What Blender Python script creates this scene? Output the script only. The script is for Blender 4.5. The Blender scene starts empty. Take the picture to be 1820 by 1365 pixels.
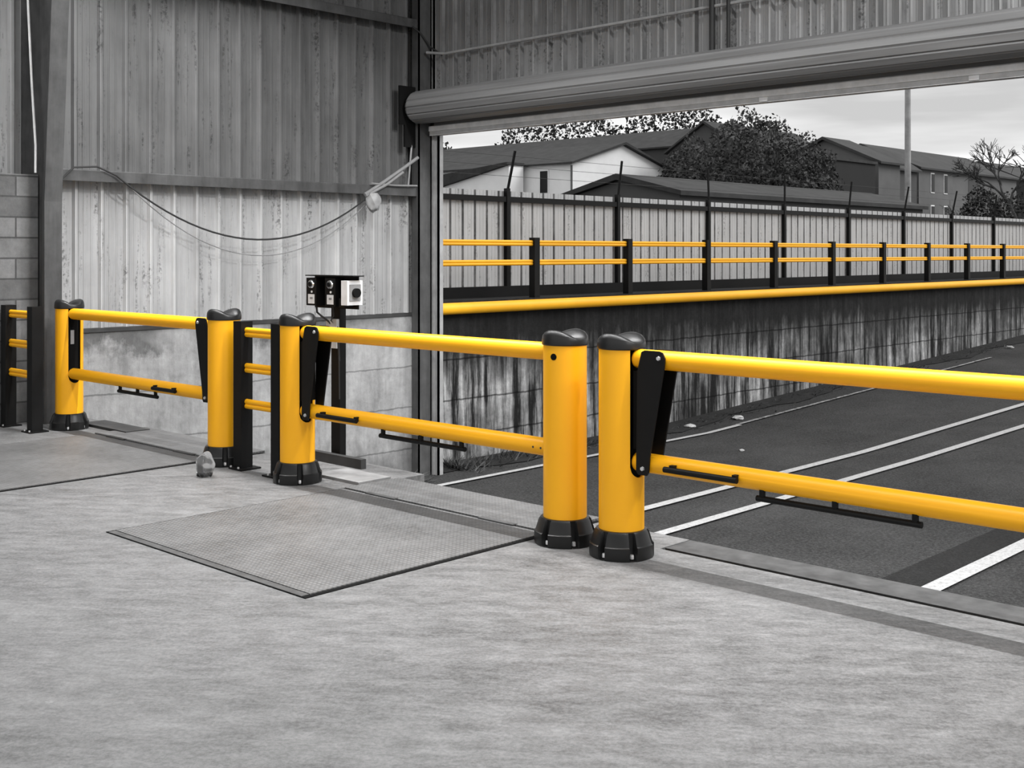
import bpy, bmesh, math, random
from mathutils import Vector, Matrix
random.seed(7)
C = bpy.context.scene.collection
PI = math.pi

# ------------------------------------------------------------------ camera frame (1820 x 1365 reference)
F = 2100.0
TH = math.radians(43.5)
cs, sn = math.cos(TH), math.sin(TH)
H = 1.66
HOR = 448.0

# ------------------------------------------------------------------ helpers
class MB:
    def __init__(s): s.bm = bmesh.new()
    def box(s, x0, x1, y0, y1, z0, z1):
        v = [s.bm.verts.new(p) for p in [(x0,y0,z0),(x1,y0,z0),(x1,y1,z0),(x0,y1,z0),(x0,y0,z1),(x1,y0,z1),(x1,y1,z1),(x0,y1,z1)]]
        for f in [(0,3,2,1),(4,5,6,7),(0,1,5,4),(1,2,6,5),(2,3,7,6),(3,0,4,7)]:
            s.bm.faces.new([v[i] for i in f])
        return s
    def prism(s, pts, axis, a, b):
        """polygon pts (u,v) extruded along axis 0/1/2 between a and b"""
        def P(u, v, w):
            return {0:(w,u,v), 1:(u,w,v), 2:(u,v,w)}[axis]
        A = [s.bm.verts.new(P(u,v,a)) for u,v in pts]; B = [s.bm.verts.new(P(u,v,b)) for u,v in pts]
        n = len(pts)
        s.bm.faces.new(A); s.bm.faces.new(B[::-1])
        for i in range(n): s.bm.faces.new([A[i],B[i],B[(i+1)%n],A[(i+1)%n]])
        return s
    def tube(s, pts, r, n=10, caps=True, rad=None):
        pts = [Vector(p) for p in pts]
        rings = []
        up0 = None
        for i, p in enumerate(pts):
            t = (pts[min(i+1,len(pts)-1)] - pts[max(i-1,0)]).normalized()
            if up0 is None:
                up0 = Vector((0,0,1)) if abs(t.z) < .9 else Vector((1,0,0))
            u = (up0 - t*up0.dot(t)).normalized(); up0 = u
            w = t.cross(u)
            rr = rad[i] if rad else r
            rings.append([s.bm.verts.new(p + (u*math.cos(2*PI*k/n) + w*math.sin(2*PI*k/n))*rr) for k in range(n)])
        for a, b in zip(rings, rings[1:]):
            for k in range(n): s.bm.faces.new([a[k],a[(k+1)%n],b[(k+1)%n],b[k]])
        if caps:
            s.bm.faces.new(rings[0][::-1]); s.bm.faces.new(rings[-1])
        return s
    def lathe(s, prof, n=40, cx=0, cy=0, cz=0):
        rings = []
        for r, z in prof:
            rings.append([s.bm.verts.new((cx+r*math.cos(2*PI*k/n), cy+r*math.sin(2*PI*k/n), cz+z)) for k in range(n)])
        for a, b in zip(rings, rings[1:]):
            for k in range(n): s.bm.faces.new([a[k],a[(k+1)%n],b[(k+1)%n],b[k]])
        if prof[0][0] > 1e-5: s.bm.faces.new(rings[0][::-1])
        if prof[-1][0] > 1e-5: s.bm.faces.new(rings[-1])
        return s
    def quad(s, a, b, c, d):
        s.bm.faces.new([s.bm.verts.new(p) for p in (a,b,c,d)]); return s
    def tri(s, a, b, c):
        s.bm.faces.new([s.bm.verts.new(p) for p in (a,b,c)]); return s
    def bevel(s, w, seg=2):
        bmesh.ops.bevel(s.bm, geom=[e for e in s.bm.edges if len(e.link_faces)==2 and e.calc_face_angle(0) > .6], offset=w, segments=seg, affect='EDGES', clamp_overlap=True)
        return s
    def build(s, name, m, parent=None, smooth=False, loc=None, keepn=False):
        if not keepn: bmesh.ops.recalc_face_normals(s.bm, faces=s.bm.faces)
        me = bpy.data.meshes.new(name); s.bm.to_mesh(me); s.bm.free()
        if smooth:
            for p in me.polygons: p.use_smooth = True
            try: me.set_sharp_from_angle(angle=math.radians(38))
            except Exception: pass
        if m: me.materials.append(m)
        o = bpy.data.objects.new(name, me); C.objects.link(o)
        if parent: o.parent = parent
        if loc: o.location = loc
        return o

def tag(o, label=None, cat=None, group=None, kind=None):
    if label: o['label'] = label
    if cat: o['category'] = cat
    if group: o['group'] = group
    if kind: o['kind'] = kind
    return o
def empty(name, loc=(0,0,0), rz=0, label=None, cat=None, group=None, kind=None):
    o = bpy.data.objects.new(name, None); C.objects.link(o)
    o.location = loc; o.rotation_euler = (0,0,rz); o.empty_display_size = .1
    return tag(o, label, cat, group, kind)
def copy_tree(o, parent=None):
    c = o.copy(); C.objects.link(c)
    if parent: c.parent = parent
    for ch in [x for x in list(C.objects) if x.parent == o]: copy_tree(ch, c)
    return c

# ------------------------------------------------------------------ material DSL
class NT:
    def __init__(s, name, rough=.7, metallic=0, spec=.4):
        s.m = bpy.data.materials.new(name); s.m.use_nodes = True
        s.t = s.m.node_tree; s.b = s.t.nodes['Principled BSDF']
        s.b.inputs['Roughness'].default_value = rough; s.b.inputs['Metallic'].default_value = metallic
        s.b.inputs['Specular IOR Level'].default_value = spec
        s.tc = s.t.nodes.new('ShaderNodeTexCoord')
    def new(s, k, **kw):
        n = s.t.nodes.new(k)
        for a, b in kw.items(): setattr(n, a, b)
        return n
    def link(s, a, b): s.t.links.new(a, b)
    def coord(s, sc=(1,1,1)):
        mp = s.new('ShaderNodeMapping'); s.link(s.tc.outputs['Object'], mp.inputs[0]); mp.inputs['Scale'].default_value = sc
        return mp.outputs[0]
    def noise(s, sc=(1,1,1), scale=1, detail=4, rough=.6, dist=0):
        n = s.new('ShaderNodeTexNoise'); s.link(s.coord(sc), n.inputs['Vector'])
        n.inputs['Scale'].default_value = scale; n.inputs['Detail'].default_value = detail
        n.inputs['Roughness'].default_value = rough; n.inputs['Distortion'].default_value = dist
        return n.outputs['Fac']
    def ramp(s, fac, a, b, va=0.0, vb=1.0):
        n = s.new('ShaderNodeMapRange'); s.link(fac, n.inputs[0])
        n.inputs[1].default_value = a; n.inputs[2].default_value = b; n.inputs[3].default_value = va; n.inputs[4].default_value = vb
        return n.outputs[0]
    def math(s, op, a, b=None, c=None):
        n = s.new('ShaderNodeMath', operation=op)
        for i, v in enumerate((a, b, c)):
            if v is None: continue
            if isinstance(v, (int, float)): n.inputs[i].default_value = v
            else: s.link(v, n.inputs[i])
        return n.outputs[0]
    def xyz(s):
        n = s.new('ShaderNodeSeparateXYZ'); s.link(s.tc.outputs['Object'], n.inputs[0]); return n.outputs
    def mixc(s, fac, a, b):
        n = s.new('ShaderNodeMix', data_type='RGBA')
        for sock, v in ((n.inputs[0], fac), (n.inputs[6], a), (n.inputs[7], b)):
            if isinstance(v, (int, float)) and sock == n.inputs[0]: sock.default_value = v
            elif isinstance(v, (int, float)): sock.default_value = (v, v, v, 1)
            elif isinstance(v, tuple): sock.default_value = (*v, 1)
            else: s.link(v, sock)
        return n.outputs[2]
    def color(s, c):
        if isinstance(c, (int, float)): s.b.inputs['Base Color'].default_value = (c, c, c, 1)
        elif isinstance(c, tuple): s.b.inputs['Base Color'].default_value = (*c, 1)
        else: s.link(c, s.b.inputs['Base Color'])
        return s
    def gray(s, v):
        n = s.new('ShaderNodeCombineColor')
        for i in range(3): s.link(v, n.inputs[i])
        s.link(n.outputs[0], s.b.inputs['Base Color']); return s
    def bump(s, h, strength=.3, dist=.01):
        n = s.new('ShaderNodeBump'); s.link(h, n.inputs['Height']); n.inputs['Strength'].default_value = strength; n.inputs['Distance'].default_value = dist
        s.link(n.outputs[0], s.b.inputs['Normal']); return s

def flat(name, c, rough=.6, metallic=0, spec=.4, var=.15, sc=6):
    n = NT(name, rough, metallic, spec)
    f = n.noise((1,1,1), sc, 5)
    if isinstance(c, (int, float)): c = (c, c, c)
    lo = tuple(x*(1-var) for x in c); hi = tuple(min(1, x*(1+var)) for x in c)
    n.color(n.mixc(n.ramp(f, .3, .7), lo, hi)); return n.m

M = {}
YEL = (1.0, .46, .010)
M['yellow'] = flat('yellow_polymer', YEL, .38, var=.03, spec=.35, sc=3)
M['yellow_dull'] = flat('yellow_polymer_outdoor', (.98, .47, .02), .42, var=.06, spec=.3, sc=2)
M['black'] = flat('black_polymer', .006, .5, spec=.18, var=.2)
M['black_cap'] = flat('black_rubber_cap', .011, .36, spec=.35, var=.2)
M['black_deep'] = flat('black_recess', .004, .8, spec=.1)
M['plate'] = flat('black_powder_coat', .006, .5, spec=.2)
M['bolt'] = flat('zinc_bolt', .75, .3, metallic=.6, var=.1)
M['white'] = flat('white_plastic', .8, .4)
M['label'] = flat('white_label_paper', .75, .6, var=.1, sc=60)
M['label_print'] = flat('printed_grey', .25, .6)
M['chrome'] = flat('chrome_ring', .7, .2, metallic=.9)
M['dark_steel'] = flat('dark_painted_steel', .035, .55, var=.35, sc=4)
M['wire'] = flat('black_cable', .02, .6)
M['grey_cable'] = flat('grey_cable_sheath', .22, .6)
M['white_cable'] = flat('white_cable_sheath', .8, .5)

def corrug(name, base, dark, ax, pitch=.277, phase=6.14, rib=.055, rib_shade=.6):
    n = NT(name, .62, 0, .3)
    sc = (1, 4, .30) if ax == 1 else (4, 1, .30)
    s1 = n.noise(sc, 1.3, 7, .68)
    sc2 = (1, 26, .8) if ax == 1 else (26, 1, .8)
    s2 = n.noise(sc2, 1.6, 5, .7)
    s3 = n.noise((1,1,1), 1.1, 5, .6)
    a = n.ramp(s1, .36, .66); b = n.ramp(s2, .35, .7)
    v = n.math('MULTIPLY', a, .42); v = n.math('ADD', v, n.math('MULTIPLY', b, .12)); v = n.math('ADD', v, n.math('MULTIPLY', n.ramp(s3,.3,.7), .45))
    v = n.math('ADD', n.math('MULTIPLY', v, base-dark), dark)
    # rib shade painted as dark lines beside every rib, lit crests painted paler
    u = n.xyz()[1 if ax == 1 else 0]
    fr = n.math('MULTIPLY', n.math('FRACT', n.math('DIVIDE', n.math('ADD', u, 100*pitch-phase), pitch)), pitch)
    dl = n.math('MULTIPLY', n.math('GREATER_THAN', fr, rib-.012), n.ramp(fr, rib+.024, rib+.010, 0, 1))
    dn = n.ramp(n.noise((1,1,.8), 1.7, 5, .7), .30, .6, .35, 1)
    v = n.math('MULTIPLY', v, n.math('SUBTRACT', 1.0, n.math('MULTIPLY', n.math('MULTIPLY', dl, dn), rib_shade)))
    cr = n.math('MULTIPLY', n.math('LESS_THAN', fr, .022), 1.0)
    v = n.math('MULTIPLY', v, n.math('ADD', 1.0, n.math('MULTIPLY', cr, .45)))
    # sparse dark rust runs
    r = n.ramp(n.noise((1, 5, .5) if ax==1 else (5,1,.5), 2.3, 8, .75), .54, .62)
    g = n.ramp(n.noise((1,1,1), 26, 3, .7), .45, .6)
    v = n.math('MULTIPLY', v, n.math('SUBTRACT', 1.0, n.math('MULTIPLY', n.math('MULTIPLY', r, g), .65)))
    n.gray(v); n.bump(s3, .15, .02); return n.m
M['sheet_up'] = corrug('corrugated_sheet_grey', .145, .055, 1)  # darker sheets; weaker light on the upper wall is partly in this tone
M['sheet_low'] = corrug('corrugated_sheet_pale', .46, .22, 1)  # paler sheets, with the brighter light low on the wall partly in the colour
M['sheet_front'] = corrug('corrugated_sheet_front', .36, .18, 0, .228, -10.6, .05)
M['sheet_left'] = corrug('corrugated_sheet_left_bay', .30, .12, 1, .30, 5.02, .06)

def mk_floor():
    n = NT('power_floated_concrete', .55, 0, .35)
    # slab coordinates turned so the trowel streaks run diagonally over the floor
    mp = n.new('ShaderNodeMapping'); n.link(n.tc.outputs['Object'], mp.inputs[0]); mp.inputs['Rotation'].default_value = (0,0,math.radians(-38))
    def nz(sx, sy, scale, detail, rough, dist=0):
        m2 = n.new('ShaderNodeMapping'); n.link(mp.outputs[0], m2.inputs[0]); m2.inputs['Scale'].default_value = (sx, sy, 1)
        t = n.new('ShaderNodeTexNoise'); n.link(m2.outputs[0], t.inputs['Vector'])
        t.inputs['Scale'].default_value = scale; t.inputs['Detail'].default_value = detail; t.inputs['Roughness'].default_value = rough; t.inputs['Distortion'].default_value = dist
        return t.outputs['Fac']
    a = nz(1,1,.5,5,.6); b = nz(.6,1.9,2.0,8,.74,.5); e = nz(.7,1.6,8,7,.74,.3); c = nz(1,1,48,4,.8)
    v = n.math('MULTIPLY', n.ramp(a,.32,.68), .26)
    v = n.math('ADD', v, n.math('MULTIPLY', n.ramp(b,.34,.66), .34))
    v = n.math('ADD', v, n.math('MULTIPLY', n.ramp(e,.39,.61), .36)); v = n.math('ADD', v, n.math('MULTIPLY', n.ramp(c,.40,.60), .30))
    v = n.math('ADD', n.math('MULTIPLY', v, .165), .03)
    w = n.ramp(nz(.6,3.0,4.0,9,.82,1.0), .60, .72)
    v = n.math('ADD', v, n.math('MULTIPLY', w, .08))
    w2 = n.ramp(nz(.8,1.6,14,6,.8,.5), .66, .72)
    v = n.math('ADD', v, n.math('MULTIPLY', w2, .09))
    d = n.ramp(nz(.22,2.6,2.2,7,.7,.3), .60, .72)
    v = n.math('MULTIPLY', v, n.math('SUBTRACT', 1.0, n.math('MULTIPLY', d, .20)))
    n.gray(v); n.bump(c, .12, .01)
    n.link(n.ramp(e, .3, .7, .5, .75), n.b.inputs['Roughness'])
    return n.m
M['floor'] = mk_floor()

def mk_checker():
    n = NT('steel_checker_plate', .5, .1, .45)
    x = n.xyz()
    u = n.math('MULTIPLY', n.math('ADD', x[0], x[1]), 105.0); w = n.math('MULTIPLY', n.math('SUBTRACT', x[0], x[1]), 105.0)
    p = n.math('MULTIPLY', n.math('SINE', u), n.math('SINE', w))
    pr = n.ramp(p, .15, .6)
    a = n.noise((1,1,1), 1.3, 6, .65); b = n.noise((1,1,1), 20, 5, .8)
    v = n.math('ADD', n.math('MULTIPLY', n.ramp(a,.3,.7), .08), n.math('MULTIPLY', n.ramp(b,.35,.7), .05))
    v = n.math('ADD', v, .045); v = n.math('ADD', v, n.math('MULTIPLY', pr, .06))
    s = n.ramp(n.noise((1,1,1), 4, 8, .8), .68, .74)
    v = n.math('ADD', v, n.math('MULTIPLY', s, .15))
    n.gray(v); n.bump(pr, .5, .004); return n.m
M['checker'] = mk_checker()
M['steel_edge'] = flat('worn_steel_edge', .06, .6, var=.4, sc=9)
M['gap'] = flat('shadow_gap_rubber', .006, .9, spec=.1)

def mk_asphalt():
    n = NT('tarmac', .85, 0, .25)
    a = n.noise((1,1,1), 34, 3, .9); b = n.noise((1,1,1), .45, 6, .6); c = n.noise((1,.4,1), 2.2, 6, .7)
    v = n.math('ADD', n.math('MULTIPLY', n.ramp(a,.42,.64), .065), n.math('MULTIPLY', n.ramp(b,.35,.65), .03))
    v = n.math('ADD', v, n.math('MULTIPLY', n.ramp(c,.35,.7), .018)); v = n.math('MULTIPLY', n.math('ADD', v, .012), .68)
    x = n.xyz()
    band = n.math('MULTIPLY', n.math('GREATER_THAN', x[0], -4.78), n.math('LESS_THAN', x[0], -4.40))
    v = n.math('MULTIPLY', v, n.math('SUBTRACT', 1.0, n.math('MULTIPLY', band, .62)))
    n.gray(v); n.bump(a, .8, .02); return n.m
M['asphalt'] = mk_asphalt()
def mk_line():
    n = NT('worn_road_paint', .7)
    a = n.noise((1,1,1), 30, 5, .8)
    n.gray(n.ramp(a, .3, .55, .24, .5)); return n.m
M['line'] = mk_line()
def mk_line_worn():
    n = NT('very_worn_road_paint', .7)
    a = n.noise((1,1,1), 12, 6, .8)
    n.gray(n.ramp(a, .42, .58, .07, .42)); return n.m
M['line_worn'] = mk_line_worn()

def mk_conc_in():
    n = NT('stained_cast_concrete', .85, 0, .25)
    x = n.xyz()
    a = n.noise((1,1,1), 1.6, 8, .68, .4); b = n.noise((1,6,.7), 1.6, 6, .7); c = n.noise((1,1,1), 14, 6, .75)
    v = n.math('ADD', n.math('MULTIPLY', n.ramp(a,.35,.65), .17), n.math('MULTIPLY', n.ramp(b,.3,.7), .16))
    v = n.math('ADD', v, n.math('MULTIPLY', n.ramp(c,.3,.7), .12)); v = n.math('MULTIPLY', n.math('ADD', v, .16), .72)
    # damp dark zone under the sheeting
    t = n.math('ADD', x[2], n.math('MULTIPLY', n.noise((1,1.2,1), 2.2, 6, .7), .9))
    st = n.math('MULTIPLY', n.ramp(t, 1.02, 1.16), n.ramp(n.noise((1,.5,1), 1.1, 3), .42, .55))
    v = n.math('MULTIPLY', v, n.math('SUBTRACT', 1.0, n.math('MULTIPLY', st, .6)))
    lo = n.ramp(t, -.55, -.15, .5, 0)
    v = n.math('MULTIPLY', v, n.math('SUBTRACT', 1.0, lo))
    for zc in (.2, -.32, -.85):
        wob = n.math('ADD', x[2], n.math('MULTIPLY', n.math('SUBTRACT', n.noise((1,1,1), 5, 5), .5), .05))
        ln = n.math('LESS_THAN', n.math('ABSOLUTE', n.math('SUBTRACT', wob, zc)), .009)
        v = n.math('MULTIPLY', v, n.math('SUBTRACT', 1.0, n.math('MULTIPLY', ln, .45)))
    n.gray(v); n.bump(c, .3, .02); return n.m
M['conc_in'] = mk_conc_in()

def mk_conc_out():
    n = NT('weathered_retaining_concrete', .9, 0, .2)
    x = n.xyz()
    b = n.noise((1,3.2,.30), 1.5, 8, .75); b2 = n.noise((1,6,.35), 1.4, 6, .7); lg = n.noise((1,.5,.7), 1.5, 4, .6); c = n.noise((1,1,1), 9, 6, .75)
    m = n.math('ADD', n.math('MULTIPLY', b, .6), n.math('MULTIPLY', b2, .4))
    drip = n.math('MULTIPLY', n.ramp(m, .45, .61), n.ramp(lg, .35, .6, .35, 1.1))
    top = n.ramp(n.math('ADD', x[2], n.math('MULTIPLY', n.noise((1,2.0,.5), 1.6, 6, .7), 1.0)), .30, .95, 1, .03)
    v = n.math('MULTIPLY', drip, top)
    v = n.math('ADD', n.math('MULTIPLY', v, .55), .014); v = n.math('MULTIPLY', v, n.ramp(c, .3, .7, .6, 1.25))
    for zc in (.22, -.33, -.82):
        wob = n.math('ADD', x[2], n.math('MULTIPLY', n.math('SUBTRACT', n.noise((1,1,1), 3, 5), .5), .06))
        ln = n.math('LESS_THAN', n.math('ABSOLUTE', n.math('SUBTRACT', wob, zc)), .012)
        v = n.math('MULTIPLY', v, n.math('SUBTRACT', 1.0, n.math('MULTIPLY', ln, .7)))
    n.gray(v); n.bump(c, .4, .03); return n.m
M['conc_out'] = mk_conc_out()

def mk_block():
    n = NT('grey_blockwork', .9, 0, .2)
    br = n.new('ShaderNodeTexBrick')
    cm = n.new('ShaderNodeCombineXYZ'); x = n.xyz(); n.link(x[1], cm.inputs[0]); n.link(x[2], cm.inputs[1])
    n.link(cm.outputs[0], br.inputs['Vector'])
    br.inputs['Scale'].default_value = 1; br.inputs['Brick Width'].default_value = .5; br.inputs['Row Height'].default_value = .2
    br.inputs['Mortar Size'].default_value = .009; br.inputs['Color1'].default_value = (.13,.13,.13,1); br.inputs['Color2'].default_value = (.22,.22,.22,1); br.inputs['Mortar'].default_value = (.08,.08,.08,1)
    a = n.noise((1,1,1), 7, 7, .75)
    k = n.mixc(n.ramp(a,.3,.7), .62, 1.0)
    mx = n.new('ShaderNodeMix', data_type='RGBA', blend_type='MULTIPLY'); mx.inputs[0].default_value = 1
    n.link(br.outputs['Color'], mx.inputs[6]); n.link(k, mx.inputs[7]); n.color(mx.outputs[2])
    n.bump(a, .4, .02); return n.m
M['block'] = mk_block()
def mk_column():
    n = NT('weathered_grey_steel', .6, 0, .3)
    a = n.noise((4,4,.5), 1.5, 7, .7); b = n.noise((1,1,1), 5, 5)
    v = n.math('ADD', n.math('MULTIPLY', n.ramp(a,.35,.7), .035), n.math('MULTIPLY', n.ramp(b,.3,.7), .03))
    n.gray(n.math('ADD', v, .035)); return n.m
M['column'] = mk_column()
def mk_shutter():
    n = NT('galvanised_shutter_slats', .45, 0, .5)
    a = n.noise((.3,8,8), 1.5, 5, .6)
    n.gray(n.ramp(a, .3, .7, .13, .21)); return n.m
M['shutter'] = mk_shutter()
M['galv'] = flat('galvanised_steel', .48, .4, metallic=0, var=.2)
M['galv_light'] = flat('pale_galvanised_guide', .30, .5, var=.2)
M['fence'] = corrug('pale_fence_sheet', .56, .40, 1, .25, 0, .03, .75)
M['roof'] = flat('dark_roof_sheet', .03, .8, var=.4, sc=1.5)
M['roof_tile'] = flat('slate_roof', .038, .8, var=.3, sc=.8)
M['render_white'] = flat('pale_render', .85, .9, var=.06, sc=.6)
M['render_grey'] = flat('mid_grey_render', .13, .9, var=.18, sc=.4)
M['render_dark'] = flat('dark_cladding', .012, .8, var=.2, sc=.7)
M['render_mid'] = flat('shaded_grey_render', .07, .9, var=.18, sc=.4)  # darker grey; on set-back house walls their shade is in the colour
M['glass_dark'] = flat('dark_window_glass', .008, .35, spec=.2)
M['bark'] = flat('bark', .05, .9, var=.4)
M['leaf'] = flat('dark_leaf', .025, .8, var=.6, sc=.9)
M['leaf_mid'] = flat('mid_leaf', .06, .8, var=.7, sc=1.1)
M['weed'] = flat('dry_weeds', .09, .9, var=.6, sc=5)
M['soil'] = flat('dark_soil', .012, .95, var=.5, sc=3)
M['litter'] = flat('pale_litter', .5, .7)
M['lamp_pole'] = flat('galvanised_lamp_pole', .30, .5, var=.3, sc=2)
M['ceiling'] = flat('ceiling_sheet', .25, .8)
def mk_plastic():
    n = NT('clear_plastic', .15, 0, .5); n.b.inputs['Transmission Weight'].default_value = .93
    n.b.inputs['IOR'].default_value = 1.12; n.color(.95); return n.m
M['clear'] = mk_plastic()

# ------------------------------------------------------------------ floor (raised dock)
XW = -11.4            # plane of the left wall
ED = 5.65             # dock edge
b = MB()
b.box(-12.4, -3.95, -5, ED, -1.2, 0)
b.box(-8.19, -6.55, ED, 5.95, -1.2, 0)
b.box(-3.95, 8, -5, 5.365, -1.2, 0)
fl = b.build('floor', M['floor']); tag(fl, 'pale worn concrete loading dock floor', 'floor', kind='structure')
b = MB(); b.box(-3.95, 8, 5.415, ED+.01, -1.2, -.004); b.bevel(.012, 2)
tag(b.build('trim_1', M['steel_edge']), 'grey edge strip of the dock beyond the third gate', 'edge strip', kind='structure')
b = MB(); b.box(-3.9, 8, 5.365, 5.415, -.3, -.06)
tag(b.build('trim_2', M['gap']), 'dark gap along the dock edge strip', 'gap', kind='structure')
# yard
def gz(x, y):
    k = max(0, min(1, (-x-5)/6.5)); k = k*k*(3-2*k)
    return -1.2 + .042*max(0, y-15.7)*k
bm = bmesh.new(); nx, ny = 60, 60
xs = [-11.7 + (30+11.7)*i/nx for i in range(nx+1)]; ys = [5.3 + 55*j/ny for j in range(ny+1)]
G = [[bm.verts.new((x, y, gz(x, y))) for y in ys] for x in xs]
for i in range(nx):
    for j in range(ny): bm.faces.new([G[i][j], G[i+1][j], G[i+1][j+1], G[i][j+1]])
mb = MB(); mb.bm.free(); mb.bm = bm
tag(mb.build('ground', M['asphalt']), 'dark tarmac yard below the dock', 'ground', kind='structure')
def road_line(x, w, y0, y1, mat, label):
    m = MB(); n = max(1, int((y1-y0)/.8)); 
    for j in range(n):
        a = y0+(y1-y0)*j/n; c = y0+(y1-y0)*(j+1)/n
        m.quad((x-w/2,a,gz(x,a)+.02),(x+w/2,a,gz(x,a)+.02),(x+w/2,c,gz(x,c)+.02),(x-w/2,c,gz(x,c)+.02))
    tag(m.build('painted_line', mat), label, 'road marking', kind=None)
road_line(-10.55, .10, 9.4, 16.5, M['line'], 'thin white line on the tarmac nearest the retaining wall')
road_line(-10.6, .07, 16.5, 27, M['line_worn'], 'faded broken far stretch of the line beside the retaining wall')
road_line(-7.95, .13, 6.0, 38, M['line'], 'long white parking line, far one of the close pair')
road_line(-7.13, .13, 6.0, 38, M['line'], 'long white parking line, near one of the close pair')
road_line(-4.30, .17, 6.0, 34, M['line'], 'wide white parking line at the lower right beside a dark strip')

# ------------------------------------------------------------------ dock levellers
def leveller(x0, x1, label):
    e = empty('dock_leveller', ((x0+x1)/2, 4.55, 0), label=label, cat='dock leveller')
    hx = (x1-x0)/2
    MB().box(-hx-.03, hx+.03, -1.13, 1.10, -.02, .004).build('frame', M['gap'], e)
    MB().box(-hx, hx, -1.08, .62, -.01, .010).build('deck_plate', M['checker'], e)
    MB().box(-hx, hx, .635, 1.14, -.01, .016).bevel(.004,1).build('lip_plate', M['checker'], e)
    MB().box(-hx, hx, -1.13, -1.085, -.01, .008).build('rear_angle', M['steel_edge'], e)
    for q in (-hx+.25, hx-.55): MB().box(q, q+.30, .61, .65, 0, .019).bevel(.004,1).build('hinge', M['steel_edge'], e)
leveller(-10.15, -8.22, 'steel plate dock leveller behind the leftmost gate')
leveller(-6.53, -4.64, 'checker plate dock leveller set in the floor before the middle gate')

# ------------------------------------------------------------------ left wall
def sheet(mb, axis, plane, a0, a1, z0, z1, pitch, rib=.055, depth=.045, sign=1, phase=0.0, zs=1):
    """trapezoidal ribs every `pitch`; minor stiffening steps between"""
    prof = []
    t = a0 - phase
    prof.append((a0, 0))
    k = math.ceil((a0-phase)/pitch)
    x = k*pitch + phase
    while x < a1 - rib*1.5:
        for dx, h in ((0,0),(.014,1),(rib-.008,1),(rib+.008,0),(pitch*.42,0),(pitch*.42+.006,.14),(pitch*.42+.018,.14),(pitch*.42+.024,0),(pitch*.70,0),(pitch*.70+.006,.14),(pitch*.70+.018,.14),(pitch*.70+.024,0)):
            if x+dx < a1: prof.append((x+dx, h*depth))
        x += pitch
    prof.append((a1, 0))
    def P(u, d, z): return (plane + sign*d, u, z) if axis == 1 else (u, plane + sign*d, z)
    lo = [mb.bm.verts.new(P(u,d,z0)) for u,d in prof]; hi = [mb.bm.verts.new(P(u,d,z1)) for u,d in prof]
    for i in range(len(prof)-1): mb.bm.faces.new([lo[i],lo[i+1],hi[i+1],hi[i]])
    return mb
YD = 10.35
m = MB(); m.box(XW-.35, XW+.06, 5.45, YD, -1.3, .86)
wl = m.build('wall_left', M['conc_in']); tag(wl, 'stained concrete lower wall left of the shutter opening', 'wall', kind='structure')
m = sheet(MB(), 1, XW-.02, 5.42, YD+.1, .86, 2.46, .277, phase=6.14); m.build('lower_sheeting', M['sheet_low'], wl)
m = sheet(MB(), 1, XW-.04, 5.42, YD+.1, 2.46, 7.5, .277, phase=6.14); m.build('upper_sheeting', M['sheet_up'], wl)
m = MB(); m.box(XW-.05, XW+.075, 5.45, YD, .845, .885); m.build('sheet_flashing', M['dark_steel'], wl)
m = MB(); m.box(-12.2, -11.38, -5, 5.22, 0, 2.42); wb = m.build('wall_left_block', M['block']); tag(wb, 'grey blockwork wall at the far left edge', 'wall', kind='structure')
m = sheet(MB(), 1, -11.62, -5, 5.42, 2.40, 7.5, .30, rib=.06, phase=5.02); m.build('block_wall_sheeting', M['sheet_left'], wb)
# girts
def girt(z, name, label, y0=5.3):
    m = MB(); m.prism([(XW+.0,z+.03),(XW+.145,z+.03),(XW+.145,z-.06),(XW+.165,z-.06),(XW+.165,z+.045),(XW+.155,z+.055),(XW+.0,z+.055)], 1, y0, YD-.2)
    tag(m.build(name, M['column']), label, 'steel rail', kind='structure')
girt(2.43, 'trim_3', 'dark horizontal steel rail across the left wall under the upper sheets')
girt(4.57, 'trim_4', 'dark horizontal steel rail high on the left wall')
# tapered portal column
m = MB()
m.prism([(-11.14,0),(-11.10,0),(-11.10,2.15),(-10.93,4.3),(-10.70,7.4),(-10.74,7.4),(-10.97,4.3),(-11.14,2.15)], 1, 5.155, 5.33)
m.prism([(-11.62,0),(-11.12,0),(-11.12,2.15),(-10.95,4.3),(-10.72,7.4),(-11.62,7.4)], 1, 5.235, 5.255)
m.box(-11.62, -11.58, 5.155, 5.33, 0, 7.4)
col = m.build('trim_5', M['column']); tag(col, 'tapered dark steel portal column at the left', 'column', kind='structure')
# corner column + door wall
m = MB(); m.box(-11.33, -11.20, 10.08, 10.10, -1.25, 7.4); m.box(-11.33,-11.20,10.28,10.30,-1.25,7.4); m.box(-11.275,-11.255,10.1,10.28,-1.25,7.4)
m.box(-11.215, -11.20, 10.08,10.30,-1.25,7.4)
tag(m.build('trim_6', M['column']), 'dark steel corner column beside the shutter opening', 'column', kind='structure')
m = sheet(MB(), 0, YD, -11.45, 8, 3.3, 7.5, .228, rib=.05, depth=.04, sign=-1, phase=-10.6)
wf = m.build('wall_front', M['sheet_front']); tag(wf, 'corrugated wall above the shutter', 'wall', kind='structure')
MB().box(-11.5, -11.18, YD, YD+.1, -1.3, 7.5).build('corner_return', M['column'], wf)
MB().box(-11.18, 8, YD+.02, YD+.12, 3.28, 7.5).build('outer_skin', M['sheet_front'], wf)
m = MB(); m.box(-12, 8, -5, YD+.1, 7.5, 7.6); tag(m.build('ceiling', M['ceiling']), 'roof over the dock', 'ceiling', kind='structure')

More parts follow.
